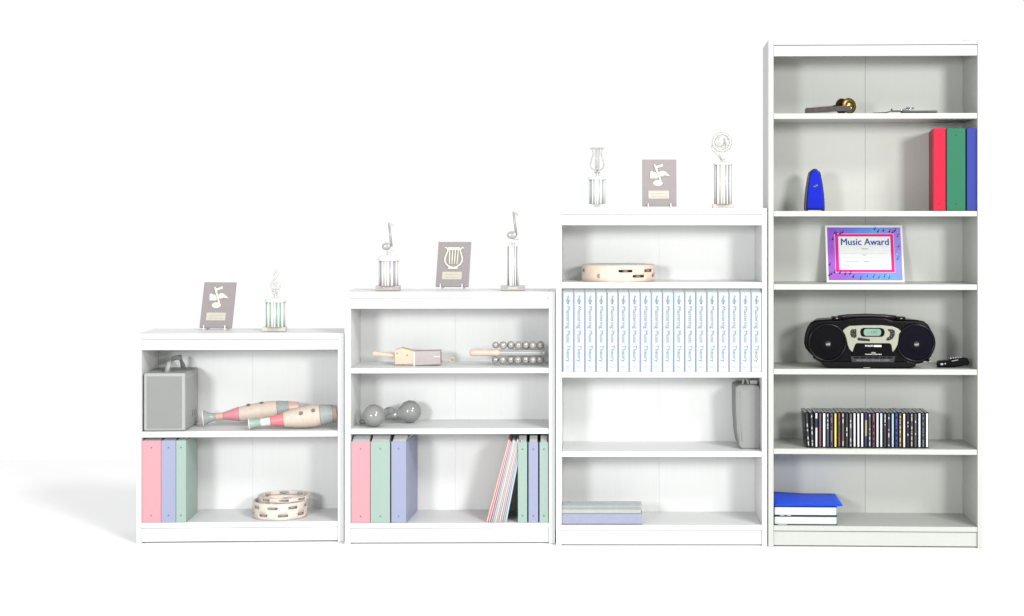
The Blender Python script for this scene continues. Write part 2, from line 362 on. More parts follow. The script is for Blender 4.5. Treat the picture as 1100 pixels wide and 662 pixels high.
t = thing('flexatone', 'flat dark metal flexatone with a bright spring clip', 'percussion', C4, 972, 121.6, 0.045); t.scale = (1, 1, 1.35)
X = lambda px: (px-972)*k
bm = MB(); bm.prism([(X(938), .0015), (X(953), .002), (X(958), .006), (X(975), .0065), (X(975), .0085), (X(957), .0085), (X(951), .0038), (X(938), .0022)], -0.02, 0.03); bm.build('spring_plate', STEEL, t)
bm = MB(); bm.prism([(X(968), .001), (X(1005), .001), (X(1005), .0068), (X(968), .0068)], -0.028, 0.012); bm.build('frame', mat('blue_black_steel', (44, 52, 54), .8, .35, metal=.2), t, 0.0008)
bm = MB(); bm.tube([(X(964), -.006, .006), (X(970), -.008, .011), (X(976), -.01, .0145), (X(981), -.012, .013)], 0.0018, 8); bm.tube([(X(969), -.014, .004), (X(976), -.016, .009), (X(979), -.016, .0125)], 0.0014, 8)
bm.build('spring_clip', BSTEEL, t)
MB().box(X(973), X(981), -.012, .004, .012, .0165).build('grip', STEEL, t, 0.001)
bm = MB(); bm.ball((X(957.8), -.004, .0098), .0036).build('beater', STEEL, t)

# metronome
BLUEP = mat('royal_blue_plastic', (4, 38, 230), 0.62, 0.3, var=0.03, spec=0.1); NAVY = mat('navy_plastic', (16, 20, 72), 0.8, 0.3)
t = thing('metronome', 'small royal blue metronome with dark navy edges', 'metronome', C4, 875.6, 226.8, 0.07)
k = C4.k(0.07)
def sil(wb, wt, h, z0=0.0, n=12):
    """tapering bullet outline"""
    L = []; 
    for i in range(n+1):
        a = i/n; z = z0 + h*a
        wdt = wb*(1-a**1.9) + wt*a**1.9 if a < 0.86 else None
        if wdt is None:
            b = (a-0.86)/0.14; w86 = wb*(1-.86**1.9) + wt*.86**1.9; wdt = w86*math.sqrt(max(0, 1-b*b))*1.0
            if b > 0.98: wdt = w86*0.22
        L.append((wdt, z))
    return [(-a_, z) for a_, z in L][::-1] + [(a_, z) for a_, z in L]
MB().prism(sil(21.2*k/2, 10*k/2, 44.4*k, 0.003), 0.004, 0.055).build('case', NAVY, t, 0.002, 3)
MB().prism(sil(17.4*k/2, 8*k/2, 41.6*k, 0.007), -0.004, 0.0035).build('front_cover', BLUEP, t, 0.003, 4)
for x in (-0.030, 0.030): MB().box(x-.005, x+.005, 0.006, 0.018, 0, 0.005).build('foot', NAVY, t, 0.0008)
q = MB().prism([(-.0085, 0), (0, -.0085), (.0085, 0), (0, .0085)], -0.0062, -0.0036).build('emblem', NAVY, t, loc=(0.0012, 0, 0.090))
bm = MB(); bm.tube([(-.0075, -.0066, .001), (-.004, -.0066, -.0035)], .0008, 6); bm.tube([(.0075, -.0066, .001), (.0035, -.0066, .0055)], .0008, 6); bm.tube([(0,-.0066,-.003),(.002,-.0066,.003)], .0006, 6)
bm.build('emblem_mark', mat('emblem_white', (225, 232, 245), 0.8), t, loc=(0.0012, 0, 0.090))

# certificate
def ramp_mat(name):
    m = bpy.data.materials.new(name); m.use_nodes = True; nt = m.node_tree; b = nt.nodes['Principled BSDF']
    tc = nt.nodes.new('ShaderNodeTexCoord'); sep = nt.nodes.new('ShaderNodeSeparateXYZ'); nt.links.new(tc.outputs['Generated'], sep.inputs[0])
    n = nt.nodes.new('ShaderNodeTexNoise'); n.inputs['Scale'].default_value = 3.0; nt.links.new(tc.outputs['Generated'], n.inputs['Vector'])
    a = nt.nodes.new('ShaderNodeMath'); a.operation = 'MULTIPLY_ADD'; a.inputs[1].default_value = 0.35; nt.links.new(n.outputs['Fac'], a.inputs[0])
    a2 = nt.nodes.new('ShaderNodeMath'); a2.operation = 'MULTIPLY'; a2.inputs[1].default_value = 0.72; nt.links.new(sep.outputs['X'], a2.inputs[0]); nt.links.new(a2.outputs[0], a.inputs[2])
    a3 = nt.nodes.new('ShaderNodeMath'); a3.operation = 'MULTIPLY_ADD'; a3.inputs[1].default_value = 0.12; nt.links.new(sep.outputs['Z'], a3.inputs[0]); nt.links.new(a.outputs[0], a3.inputs[2])
    r = nt.nodes.new('ShaderNodeValToRGB'); nt.links.new(a3.outputs[0], r.inputs['Fac']); nt.links.new(r.outputs['Color'], b.inputs['Base Color'])
    stops = [(0.08, (178, 48, 196)), (0.34, (138, 72, 206)), (0.58, (98, 116, 222)), (0.78, (84, 160, 236)), (1.0, (150, 116, 210))]
    for i, (p, c_) in enumerate(stops):
        e = r.color_ramp.elements[i] if i < 2 else r.color_ramp.elements.new(p)
        e.position = p; e.color = (*[v*0.60 for v in lin(c_)], 1)
    b.inputs['Roughness'].default_value = 0.4; return m
t = thing('certificate', 'purple and blue music award certificate leaning on the back wall', 'certificate', C4, 930, 305.6, 0.17)
k = C4.k(0.2); W_ = 82.6*k; H_ = 63.0*k
tilt = (math.radians(-16), 0, 0)
cw = bpy.data.objects
PINK = mat('magenta_border', (230, 40, 148), 0.85, 0.4, spec=.1); PINKL = mat('light_pink_line', (250, 170, 214), 0.8)
NAVI = mat('certificate_ink', (62, 78, 160), 0.75, 0.5); DKN = mat('note_ink', (30, 24, 96), 0.75, 0.5, spec=.1)
def tilted(bm, nm, m, bev=0): return bm.build(nm, m, t, bev, 1, rot=tilt)
def R(x0, x1, z0, z1, y0, y1): b_ = MB(); b_.box(x0*W_, x1*W_, y0, y1, z0*H_, z1*H_); return b_
tilted(R(-.5, .5, 0, 1, 0, .0016), 'sheet', PAPER)
tilted(R(-.475, .475, .035, .962, -.0004, -.0001), 'patterned_border', ramp_mat('purple_to_blue_print'))
tilted(R(-.385, .385, .165, .855, -.0008, -.0005), 'pink_edge_line', PINKL)
tilted(R(-.375, .375, .178, .842, -.0011, -.0009), 'pink_frame', PINK)
tilted(R(-.335, .338, .215, .800, -.0014, -.0012), 'white_field', PAPER)
o = text('heading_lettering', 'Music Award', 0.0365, NAVI, t, (0, 0, 0), sx=0.93, fat=.0009)
mtx = Matrix.Rotation(math.radians(-16), 4, 'X')
def settle(o, x, z, y=-0.0017): p = mtx @ Vector((x, y, z)); o.location = p; o.rotation_euler = (PI/2+math.radians(-16), 0, 0)
settle(o, 0.002, H_*0.70)
faint = mat('faint_print', (150, 158, 176), 0.7); 
for s_, x, z, sz in (('Name', 0.0, .585, .010), ('for', 0.0, .475, .009), ('Date', .005, .36, .009)):
    o = text('small_lettering', s_, sz, faint, t, (0,0,0)); settle(o, x, H_*z)
bm = MB()
for z in (.62, .50, .425, .355, .30): bm.box((-.30 if z != .355 else -.27)*W_, .30*W_, -.0017, -.0015, z*H_, z*H_+.0006)
tilted(bm, 'writing_lines', mat('fainter_print', (190, 196, 200), 0.7))
bm = MB(); bm.box(-.26*W_, -.08*W_, -.0019, -.0017, .352*H_, .358*H_); bm.tube([(-.27*W_, -.0018, .27*H_), (-.25*W_, -.0018, .31*H_), (-.235*W_, -.0018, .25*H_), (-.22*W_, -.0018, .30*H_), (-.2*W_, -.0018, .24*H_), (-.16*W_,-.0018,.28*H_)], .0006, 5)
tilted(bm, 'signature', mat('signature_ink', (100, 110, 125), 0.7))
bm = MB(); rnd = random.Random(4)
spots = [(.14,.93),(.18,.885),(.25,.90),(.33,.885),(.37,.87),(.40,.90),(-.38,.86),(-.36,.84),(-.31,.85),(-.28,.865),(-.41,.75),(-.46,.30),(-.44,.14),(-.40,.17),(-.47,.115),(-.33,.16),(-.26,.14),(-.2,.145),(-.16,.09),(-.07,.055),(.02,.10),(.10,.09),(.17,.075),(.24,.095),(.3,.07),(.43,.80),(.44,.62),(.42,.4)]
for i, (x, z) in enumerate(spots):
    x *= W_; z *= H_; r = .0032 if i < 19 else .0022
    bm.lathe([(0, r), (.0003, r)], (x, -.0013, z), (0, -1, 0), 8); bm.box(x+r*.6, x+r*1.1, -.0016, -.0013, z, z+.010); 
    if i % 2: bm.box(x+r, x+.007, -.0016, -.0013, z+.0075, z+.009)
tilted(bm, 'note_pattern', DKN)
bm = MB()
for i in range(16):
    x = (.40+.07*rnd.random())*W_ if i < 7 else rnd.uniform(.02, .35)*W_; z = rnd.uniform(.45, .8)*H_ if i < 7 else rnd.uniform(.045, .13)*H_
    bm.lathe([(0, .0011), (.0003, .0011)], (x, -.0013, z), (0, -1, 0), 6)
tilted(bm, 'dot_pattern', PAPER)

# boombox
def ell(cx, cz, rx, rz, n=36, a0=0, a1=2*PI, closed=True):
    return [(cx+rx*math.cos(a0+(a1-a0)*i/(n if closed else n-1)), cz+rz*math.sin(a0+(a1-a0)*i/(n if closed else n-1))) for i in range(n)]
t = thing('boombox', 'black portable stereo with round speakers and silver control panel', 'stereo', C4, 935, 396.8, 0.022)
k = C4.k(0.022)
def P(X_, Y_): return ((860+X_/7.333-935)*k, (395.9-(335+Y_/7.333))*k)
out = [P(*q) for q in [(30,255),(32,215),(40,170),(58,120),(80,90),(110,72),(160,66),(240,62),(330,60),(380,46),(450,40),(600,38),(670,42),(730,62),(850,64),(930,66),(980,78),(1012,105),(1038,155),(1052,210),(1056,265),(1050,310),(1034,352),(1008,384),(945,404),(860,408),(200,408),(150,392),(105,360),(65,320),(40,290)]]
MB().prism(out, 0.006, 0.17, .86, .95).build('body', BLACKP, t, 0.010, 4)
FOOTM = mat('dark_base_plastic', (16, 15, 18), 0.5, 0.3, spec=.1)
MB().prism([P(*q) for q in [(175,395),(915,395),(905,425),(880,443),(210,443),(185,425)]], 0.002, 0.16).build('base', FOOTM, t, 0.004, 3)
DKG = mat('speaker_mesh', (16, 15, 18), 0.6, 0.6, var=0.3, bump=0.8, scale=900, spec=.06); RIMM = mat('speaker_rim', (22, 21, 26), 0.5, 0.22, spec=.13)
DKB = mat('blue_black_mesh', (24, 22, 42), 0.4, 0.6, var=0.3, bump=0.8, scale=900, spec=.06)
for cx, mm in ((215, DKG), (905, DKB)):
    x, z = P(cx, 245); sp = MB().lathe([(0, .0695), (.006, .071), (.011, .069), (.0125, .065), (.011, .0625)], (x, 0.010, z), (0, -1, 0), 56, caps=False).build('speaker', RIMM, t)
    sp2 = MB().lathe([(0, .0635), (.003, .0635), (.006, .058), (.0055, .052), (.009, .046), (.0085, .034), (.0125, .030), (.012, .018), (.0132, .0)], (x, 0.005, z), (0, -1, 0), 56).build('speaker_grille', mm, sp)
    q = MB().lathe([(0, .0105), (.0015, .0108), (.002, .0095)], (x+.001, -0.0072, z-.004), (0, -1, 0), 28).build('speaker_badge', mat('badge_dark', (52, 52, 60), 0.8, 0.3, spec=.15), sp)
    bm = MB(); bx = x+.001; bz = z-.004
    bm.tube([(bx-.007, -.0096, bz+.001), (bx-.005, -.0096, bz-.005), (bx-.003, -.0096, bz+.002)], .0010, 6)
    bm.tube([(bx-.001, -.0096, bz-.005), (bx+.001, -.0096, bz+.003), (bx+.0025, -.0096, bz-.003)], .0010, 6)
    bm.tube([(bx+.005, -.0096, bz-.005), (bx+.0055, -.0096, bz+.004)], .0010, 6)
    bm.build('badge_mark', mat('print_white', (236, 238, 236), 0.85), sp)
SLV = mat('silver_panel', (200, 202, 184), 0.66, 0.28, metal=0.25, var=0.03)
pan = MB().prism([P(*q) for q in [(332,150),(350,132),(382,112),(500,106),(640,106),(722,114),(765,132),(788,152),(772,175),(768,215),(762,255),(745,290),(722,318),(712,262),(700,248),(440,248),(428,262),(408,318),(385,295),(372,262),(362,215),(350,178)]], -0.006, 0.02).build('control_panel', SLV, t, 0.0022, 3)
q = MB().prism([P(*q_) for q_ in [(402,348),(412,318),(432,262),(445,251),(700,251),(712,262),(728,318),(738,348)]], -0.0035, 0.02).build('cassette_door', mat('gloss_black', (10, 10, 13), 0.6, 0.1, spec=.12), t, 0.0012, 2)
MB().prism([P(*q_) for q_ in [(395,350),(745,350),(735,398),(405,398)]], -0.001, 0.02).build('key_strip', mat('charcoal_plastic', (44, 44, 50), 0.8, 0.4), t, 0.0012, 2)
PW = MATS['print_white']
def lettering(s_, X_, Y_, size, y, m=PW, nm='lettering', sx=1.0, bold=0.0002): x, z = P(X_, Y_); return text(nm, s_, size, m, q, (x, y, z), sx=sx, fat=bold)
lettering('PHILIPS', 540, 269, 0.0090, -0.0039, sx=1.05, bold=.0003)
x, z = P(606, 269); MB().box(x-.0135, x+.0135, -.0039, -.0036, z-.0034, z+.0034).build('white_label', PW, q)
lettering('CD-R', 572, 323, 0.0065, -0.0039); lettering('PLAYBACK COMPATIBLE', 572, 335, 0.0046, -0.0039, sx=1.15)
lettering('BASS REFLEX SPEAKER SYSTEM', 570, 383, 0.0088, -0.0016, m=mat('print_grey', (132, 134, 138), 0.85), sx=0.98)
bm = MB()
for i in range(6): x, z = P(440+i*52, 362); bm.box(x-.0095, x+.0095, -.004, 0, z-.002, z+.003)
bm.build('deck_keys', FOOTM, t, 0.0006, 1)
bz = MB().prism([P(*q_) for q_ in [(468,158),(475,136),(492,127),(632,127),(652,136),(660,158),(655,184),(640,196),(488,196),(474,184)]], -0.0082, -0.005).build('display_bezel', BLACKP, t, 0.001, 2)
MB().prism([P(*q_) for q_ in [(494,160),(500,140),(512,134),(612,134),(626,140),(632,160),(626,182),(612,188),(512,188),(500,182)]], -0.0088, -0.008).build('display', mat('lcd_green', (150, 184, 168), 0.75, 0.2, spec=.1), bz)
x, z = P(560, 160); text('display_digits', '-- 1:07', 0.0135, mat('lcd_ink', (92, 122, 112), 0.8), bz, (x, -.0090, z), sx=1.0)
for nm, pts in (('button_pad', [(392,150),(402,138),(438,136),(440,196),(425,206),(402,200),(392,180)]), ('button_pad', [(684,136),(722,138),(738,150),(738,180),(722,210),(692,226),(672,224),(674,208),(694,196),(704,176),(700,156),(688,150)]), ('button_bar', [(447,206),(455,203),(542,214),(545,232),(460,226),(448,220)])):
    b_ = MB().prism([P(*v) for v in pts], -0.0085, -0.005).build(nm, mat('button_grey', (44, 44, 44), 0.8, 0.35, spec=.15), t, 0.001, 2)
bm = MB()
for X_, Y_ in ((405,152),(425,150),(405,172),(422,178),(412,192),(712,152),(722,170),(712,190),(694,208)): x, z = P(X_, Y_); bm.lathe([(0, .0022), (.0008, .0018)], (x, -.0085, z), (0,-1,0), 10)
bm.build('button', mat('button_top', (108, 108, 106), 0.8, 0.3), t)
for cx in (288, 792):
    x, z = P(cx, 54); b_ = MB().box(x-.0155, x+.0155, .004, .05, z-.005, z+.0055).build('handle_hinge', BLACKP, t, 0.002, 2)
    MB().box(x-.003, x+.004, .0034, .0042, z-.0012, z+.0022).build('hinge_mark', mat('hinge_print', (150, 150, 150), .8), b_)
hx0, hz0 = P(380, 46); hx1, _ = P(672, 46)
MB().tube([(hx0-.035, .03, hz0-.002), (hx0, .03, hz0+.0025), ((hx0+hx1)/2, .03, hz0+.005), (hx1, .03, hz0+.0025), (hx1+.04, .03, hz0-.002)], .0075, 14).build('handle', mat('purple_black_grip', (48, 38, 46), 0.8, 0.35), t)
x, z = P(1010, 385); bm = MB(); bm.tube([(x-.016, .01, z+.004), (x-.004, .0, z+.001), (x+.002, -.002, z)], .0045, 10).build('strap_hook', BLACKP, t)
MB().ball((x+.001, -.006, z-.001), .0022).build('hook_stud', PW, t)
x, z = P(522, 443); b_ = MB().box(x-.012, x+.012, -.0006, .002, z-.0002, z+.0018).build('base_label', mat('label_grey', (190, 190, 190), .8), t)
bm = MB()
for cx in (215, 905):   # sweeping moulded ridge under each speaker
    a0, a1 = (1.25, 1.85) if cx == 215 else (1.15, 1.62)
    pts = [(P(cx, 245)[0]+.0735*math.cos(a), .004, P(cx, 245)[1]+.0735*math.sin(a)) for a in [PI*(a0+(a1-a0)*i/20) for i in range(21)]]
    bm.tube(pts, .0022, 8)
bm.build('moulded_ridge', RIMM, t)

# remote
t = thing('remote_control', 'small black remote control lying right of the stereo', 'remote', C4, 1024, 396.8, 0.075, -6)
k = C4.k(0.08)
rm = bpy.data.objects.new('body', None)
pts = [(-.058, .000), (-.050, -.0005), (-.02, .000), (.02, .004), (.052, .010), (.056, .020), (.050, .034), (.030, .036), (-.005, .032), (-.02, .026), (-.056, .0225), (-.060, .012)]
bpy.data.objects.remove(rm)
MB().prism([(a, b+.0006) for a, b in pts], -0.018, 0.024).build('body', BLACKP, t, 0.004, 3)
bm = MB()
for i in range(5):
    for j in range(2): bm.box(-.012+i*.009, -.007+i*.009, -.012+j*.013, -.006+j*.013, .0315+i*.0006, .0355+i*.0006)
bm.build('button', mat('pale_buttons', (196, 206, 202), .8, .3), t, 0.0006, 1)
MB().ball((-.042, -.0178, .0125), .0046, 1.2, .4, .9).build('emitter_window', mat('lens_white', (200, 200, 215), .8, .15), t)
MB().ball((-.030, -.0178, .0145), .0028, 1, .4, 1).build('side_button', mat('lens_white', (200, 200, 215)), t)
MB().box(-.002, .022, -.0185, -.0178, .024, .0262).build('bright_stripe', MATS['pale_buttons'], t, rot=(0, math.radians(-12), 0))

# row of discs
cds = [((70,72,70),'dark grey'),((86,88,92),'slate grey'),((224,226,238),'white and navy'),((112,114,140),'grey-blue'),((238,242,244),'broad white'),((86,108,116),'blue-green'),((150,118,158),'mauve'),((236,226,84),'bright yellow'),
 ((92,80,84),'brown-grey'),((126,112,104),'beige-lined dark'),((66,66,72),'black and grey'),((120,132,140),'white-centred black'),((232,244,244),'icy white'),((222,238,214),'greenish white'),((234,234,248),'cool white'),
 ((196,192,140),'cream-centred navy'),((120,112,118),'white-lettered black'),((152,92,110),'plum pink'),((240,238,240),'plain white'),((222,242,244),'pale aqua white'),((96,52,72),'dark maroon'),((76,96,104),'dark teal'),
 ((168,198,226),'light blue'),((86,86,200),'violet blue'),((120,116,70),'yellow-streaked dark'),((236,214,218),'pinkish white'),((40,34,48),'black'),((84,84,96),'yellow-dotted charcoal'),((100,102,124),'speckled slate'),((240,242,238),'clean white'),((122,130,142),'steel grey'),((236,238,238),'white end')]
CDB = mat('dark_jewel_case', (18, 20, 32), 0.6, 0.2, var=0.1, spec=.12); CDC = mat('clear_case_edge', (150, 158, 168), 0.9, 0.1)
SPK = mat('speck_white', (222, 222, 226), .8); SPR = mat('speck_red', (180, 70, 84), .8); SPY = mat('speck_yellow', (224, 214, 110), .8); SPN2 = mat('speck_navy', (40, 48, 88), .8)
x0 = 870.5; pitch = (997.6-870.5)/31
rnd = random.Random(11)
for i, (cl, nm) in enumerate(cds):
    px = x0 + (i-0.5)*pitch
    side = 'counting from the left, number %d of the disc row' % (i+1)
    wide = 'cases'
    lab = '%s jewel case, %s in the row of discs' % (nm, ('leftmost' if i == 0 else 'rightmost' if i == 31 else 'number %d from left' % (i+1)))
    t = thing('disc_case', lab, 'CD', C4, px, 482.8, 0.028 + rnd.uniform(-.003, .003), 0, 'jewel cases standing in a row')
    k = C4.k(.03); h = C4.ray(C4.xc, 443.2, .03)[1]-C4.h(482.8)+rnd.uniform(-.0012, .0012); w = pitch*k-.0008
    lean_ = math.radians([3.6, 1.6][i] if i < 2 else rnd.uniform(-.12, .12))
    if i < 2: lean_ = -lean_
    rot = (0, lean_, 0)
    MB().box(-w/2, w/2, .001, .125, 0, h).build('case', CDB, t, 0.0006, 1, rot=rot)
    bm = MB(); bm.box(-w/2+.0004, -w/2+.0014, .0015, .126, .0008, h-.001); bm.box(-w/2+.0006, -w/2+.0040, .001, .126, h-.0006, h+.0008); bm.build('lid', CDC, t, rot=rot)
    m = mat('disc_spine_%d' % i, cl, .95 if max(cl) > 200 else .62, .35, var=.12, scale=150)
    sp = MB().box(-w*.14, w*(.32 if nm[:5] != 'broad' else .42), .0001, .0012, .004, h-.004).build('spine_card', m, t, rot=rot)
    if nm in ('icy white', 'greenish white', 'cool white', 'plain white', 'clean white', 'white end', 'broad white', 'bright yellow', 'pale aqua white', 'light blue', 'pinkish white'): continue
    bm = MB(); z = .008
    if 'cream' in nm: bm.box(-w*.2, w*.36, -.0003, .0002, .004, h*.33); bm.box(-w*.2, w*.36, -.0003, .0002, h*.78, h-.004); mm = SPN2
    elif nm == 'white and navy': bm.box(-w*.2, w*.36, -.0003, .0002, h*.56, h*.82); mm = SPN2
    else:
        while z < h-.012:
            L = rnd.uniform(.003, .016); 
            if rnd.random() < .6: bm.box(-w*.06, w*.18, -.0003, .0002, z, min(z+L, h-.006))
            z += L + rnd.uniform(.002, .01)
        mm = SPY if 'yellow' in nm else SPR if nm in ('brown-grey', 'grey-blue') else CDB if nm in ('mauve', 'violet blue', 'steel grey', 'plum pink') else SPK
    bm.build('spine_print', mm, sp)

# books at the bottom of the tall bookcase
PAGE = mat('book_pages', (232, 240, 240), .9, .8, var=.09, scale=6, bump=.5, stretch=(1, 1, 260)); DKC = mat('dark_cover', (50, 62, 72), .8, .4)
for nm, y0, y1, lab, sh in (('low', 555.2, 565.4, 'thick dark-covered book lying flat, lowest of its stack of two', 0), ('high', 544.9, 555.0, 'thick dark-covered book directly under the blue folder', .0)):
    t = thing('thick_book', lab, 'book', C4, 865.6, 565.8, 0.018)
    k = C4.k(.018); zb = C4.h(565.8); z0 = C4.ray(C4.xc, y1, .018)[1]-zb; z1 = C4.ray(C4.xc, y0, .018)[1]-zb
    if nm == 'low': z0 = 0.0
    t.location.z += z0; H0 = z1-z0-.0006; wl, wr = -33.6*k, (33.2 if nm == 'low' else 33.0)*k
    bm = MB(); bm.box(wl, wr+.002, 0, .225, 0, .0022); bm.box(wl, wr+.002, 0, .225, H0-.0022, H0); bm.box(wl, wr+.002, .222, .225, .002, H0-.002)
    bm.build('cover', DKC, t, .0006, 1)
    MB().box(wl+.001, wr-.001, .0035, .2215, .0024, H0-.0024).build('page_block', PAGE, t, .001, 2)
    if nm == 'low': bm = MB(); bm.box(wl+.012, wl+.045, -.0006, -.0001, .0004, .0018); bm.build('cover_lettering', PAPER, t)
    else: bm = MB(); bm.box(wl+.02, wl+.036, -.0006, -.0001, .0003, .0019); bm.box(wl+.045, wl+.06, -.0006, -.0001, .0003, .0019); bm.build('cover_lettering', PAPER, t)
t = thing('folder', 'vivid blue folder lying on two thick books', 'folder', C4, 868.5, 565.8, 0.012)
k = C4.k(.012); t.location.z += C4.ray(C4.xc, 544.4, .012)[1]-C4.h(565.8)
FOLD = mat('folder_blue', (22, 80, 238), 1.25, .45, var=.04, bump=.2, scale=30, spec=.12)
def sheet(x0, x1, y0, y1, zf, m, nm, th=.0012, nx=16, ny=8):
    bm = MB(); G = [[bm.bm.verts.new((x0+(x1-x0)*i/nx, y0+(y1-y0)*j/ny, zf(i/nx, j/ny))) for j in range(ny+1)] for i in range(nx+1)]
    G2 = [[bm.bm.verts.new(Vector(G[i][j].co)-Vector((0,0,th))) for j in range(ny+1)] for i in range(nx+1)]
    for i in range(nx):
        for j in range(ny): bm.face([G[i][j], G[i+1][j], G[i+1][j+1], G[i][j+1]], True); bm.face([G2[i][j+1], G2[i+1][j+1], G2[i+1][j], G2[i][j]], True)
    for i in range(nx): bm.face([G[i][0], G2[i][0], G2[i+1][0], G[i+1][0]]); bm.face([G[i][ny], G[i+1][ny], G2[i+1][ny], G2[i][ny]])
    for j in range(ny): bm.face([G[0][j], G[0][j+1], G2[0][j+1], G2[0][j]]); bm.face([G[nx][j], G2[nx][j], G2[nx][j+1], G[nx][j+1]])
    return bm.build(nm, m, t)
sheet(-36.3*k, 36.6*k, -.004, .236, lambda a, b: .004+.012*max(0, .55-a)*b, FOLD, 'top_cover')
sheet(-36.3*k, 35.6*k, -.002, .232, lambda a, b: .0016, FOLD, 'bottom_cover')

# ------------------------------------------------------------------ plaques and trophies
def stand_pos(c, px, ypix, top_y):
    """depth on the case top whose surface appears at picture height ypix"""
    z = c.h(top_y); r = (VY-ypix)/F
    tt = (z-CZ)/r; return max(.02, min(.24, tt-(c.O-CAM).dot(c.v)))
def plaque(c, px, top_y, ypix, w, h, label, emblem, yaw=0, lean=14, d=None):
    d = stand_pos(c, px, ypix, top_y) if d is None else d
    t = thing('award_plaque', label, 'plaque', c, px, top_y, d, yaw, 'award plaques on the case tops')
    k = c.k(d); w *= k; h *= k/math.cos(math.radians(lean)); th = math.radians(-lean); rot = (th, 0, 0)
    off = .006
    b = MB().box(-w/2, w/2, 0, .008, 0, h).build('board', PLAQ, t, .001, 2, rot=rot, loc=(0, 0, .0075))
    st = MB()
    for x in (-w*.33, w*.33): st.box(x-.002, x+.002, -.014, .05, 0, .004); st.box(x-.002, x+.002, -.014, -.009, .004, .018); st.box(x-.002, x+.002, .022, .026, .004, .05)
    st.build('stand', WHITEP, t, .0006, 1)
    MB().box(-w*.32, w*.28, -.001, -.0002, h*.16, h*.33).build('name_plate', PLATE, b)
    bm = MB()
    for i in range(2): bm.box(-w*.24, w*.20, -.0014, -.0011, h*(.20+.06*i), h*(.212+.06*i))
    bm.build('engraved_lines', mat('plate_line', (204, 198, 184), .8), b)
    y = -.002
    if emblem == 'lyre':
        bm = MB(); s = h*.5; cz = h*.64
        for sg in (-1, 1):
            bm.tube([(sg*s*a, y, cz+s*b_) for a, b_ in ((.42,.42),(.36,.46),(.29,.4),(.27,.3),(.33,.14),(.38,-.02),(.38,-.16),(.3,-.3),(.16,-.4),(0,-.43))], s*.035, 8)
        for i in range(4): bm.tube([(s*(-.2+i*.13), y, cz+s*.42), (s*(-.17+i*.11), y, cz-s*.3)], s*.03, 6)
        bm.box(-s*.27, s*.25, y-.001, y+.001, cz+s*.34, cz+s*.46); bm.box(-s*.2, s*.2, y-.001, y+.001, cz-s*.5, cz-s*.42)
        bm.build('lyre_emblem', EMBL, b)
    else:
        bm = MB(); s = h*.52; cz = h*.66
        bm.tube([(s*a, y, cz+s*b_) for a, b_ in ((-.2,.44),(-.14,.3),(-.08,.14),(0,-.06),(.04,-.2),(.04,-.3))], s*.045, 8)
        bm.ball((-s*.06, y+.001, cz-s*.32), s*.17, 1.15, .14, .72, 20)
        bm.prism([(s*a, cz+s*b_) for a, b_ in ((-.2,.46),(-.12,.38),(.02,.42),(.13,.48),(.14,.36),(.0,.33),(-.12,.27))], y-.001, y+.001)
        bm.prism([(s*a, cz+s*b_) for a, b_ in ((-.02,.1),(.08,.18),(.22,.16),(.36,.05),(.42,-.04),(.28,-.01),(.2,0),(.1,-.05),(0,-.02))], y-.0012, y+.001)
        bm.prism([(s*a, cz+s*b_) for a, b_ in ((-.38,.12),(-.3,.18),(-.24,.1),(-.18,.14),(-.1,.06),(-.05,-.1),(-.14,-.14),(-.24,-.12),(-.36,-.14))], y-.0012, y+.001)
        bm.build('winged_note_emblem', EMBL, b)
    return t
plaque(C1, 231.3, 358.4, 353.5, 35.8, 48.5, 'mauve-grey plaque with winged note on the shortest bookcase', 'note', yaw=-9, lean=17)
plaque(C2, 485.4, 313.6, 310.2, 36.0, 48.0, 'mauve-grey plaque with a pale lyre between two trophies', 'lyre', yaw=-8, lean=17)
plaque(C3, 708.4, 223.8, 222, 36.8, 50.4, 'mauve-grey plaque with winged note between trophies on the volumes bookcase', 'note', yaw=0, lean=8, d=.1)

def stripe_mats(cols): return [mat('stripe_%d_%d_%d' % c_, c_, 1.2 if min(c_) > 240 else .70, .3, var=.03) for c_ in cols]
def trophy(c, px, top_y, d, base, colm, cap, stripes, fig, label, basecol=None):
    t = thing('trophy', label, 'trophy', c, px, top_y, d, 0, 'trophies on the case tops')
    k = c.k(d); zb = c.h(top_y)
    zz = lambda y: max(0, c.ray(c.xc, y, d)[1]-zb); xx = lambda p: (p-px)*k
    z0 = 0; off = zz(base[2])
    Z = lambda y: zz(y)-zz(base[3])
    hb = Z(base[2]); w = (base[1]-base[0])*k
    MB().box(-w/2, w/2, -.019, .019, 0, hb).build('base', basecol or mat('speckled_stone', (196, 190, 186), .8, .4, var=.18, scale=300), t, .001, 2)
    MB().box(-w*.2, w*.2, -.0195, -.019, hb*.25, hb*.75).build('base_plate', PLATE, t)
    x0, x1, ya, yb = colm; r = (x1-x0)*k/2; cx = xx((x0+x1)/2); ms = stripe_mats(stripes); n = 48
    lay = [0,1,1,0,2,2,3,0,4,4,0,5]
    MB().lathe([(0, r), (Z(ya)-hb, r)], (cx, 0, hb), (0, 0, 1), n, mis=lambda i, kk: lay[kk % len(lay)] % len(ms)).build('column', ms, t)
    if cap: MB().lathe([(0, r*1.08), ((Z(cap)-Z(ya))*.5, r*1.1), ((Z(cap)-Z(ya))*.9, r*.8), (Z(cap)-Z(ya), r*.3)], (cx, 0, Z(ya)), (0, 0, 1), 28).build('cap', WHITEP, t)
    zc = Z(cap or ya)
    MB().lathe([(0, .009), (.002, .0095), (.004, .005), (.008, .004), (.011, .008), (.013, .008)], (cx, 0, zc-.0005), (0, 0, 1), 20).build('figure_stem', SILV, t)
    bm = MB(); X_ = lambda p: xx(p)
    fig(bm, X_, Z, k); 
    return t, bm
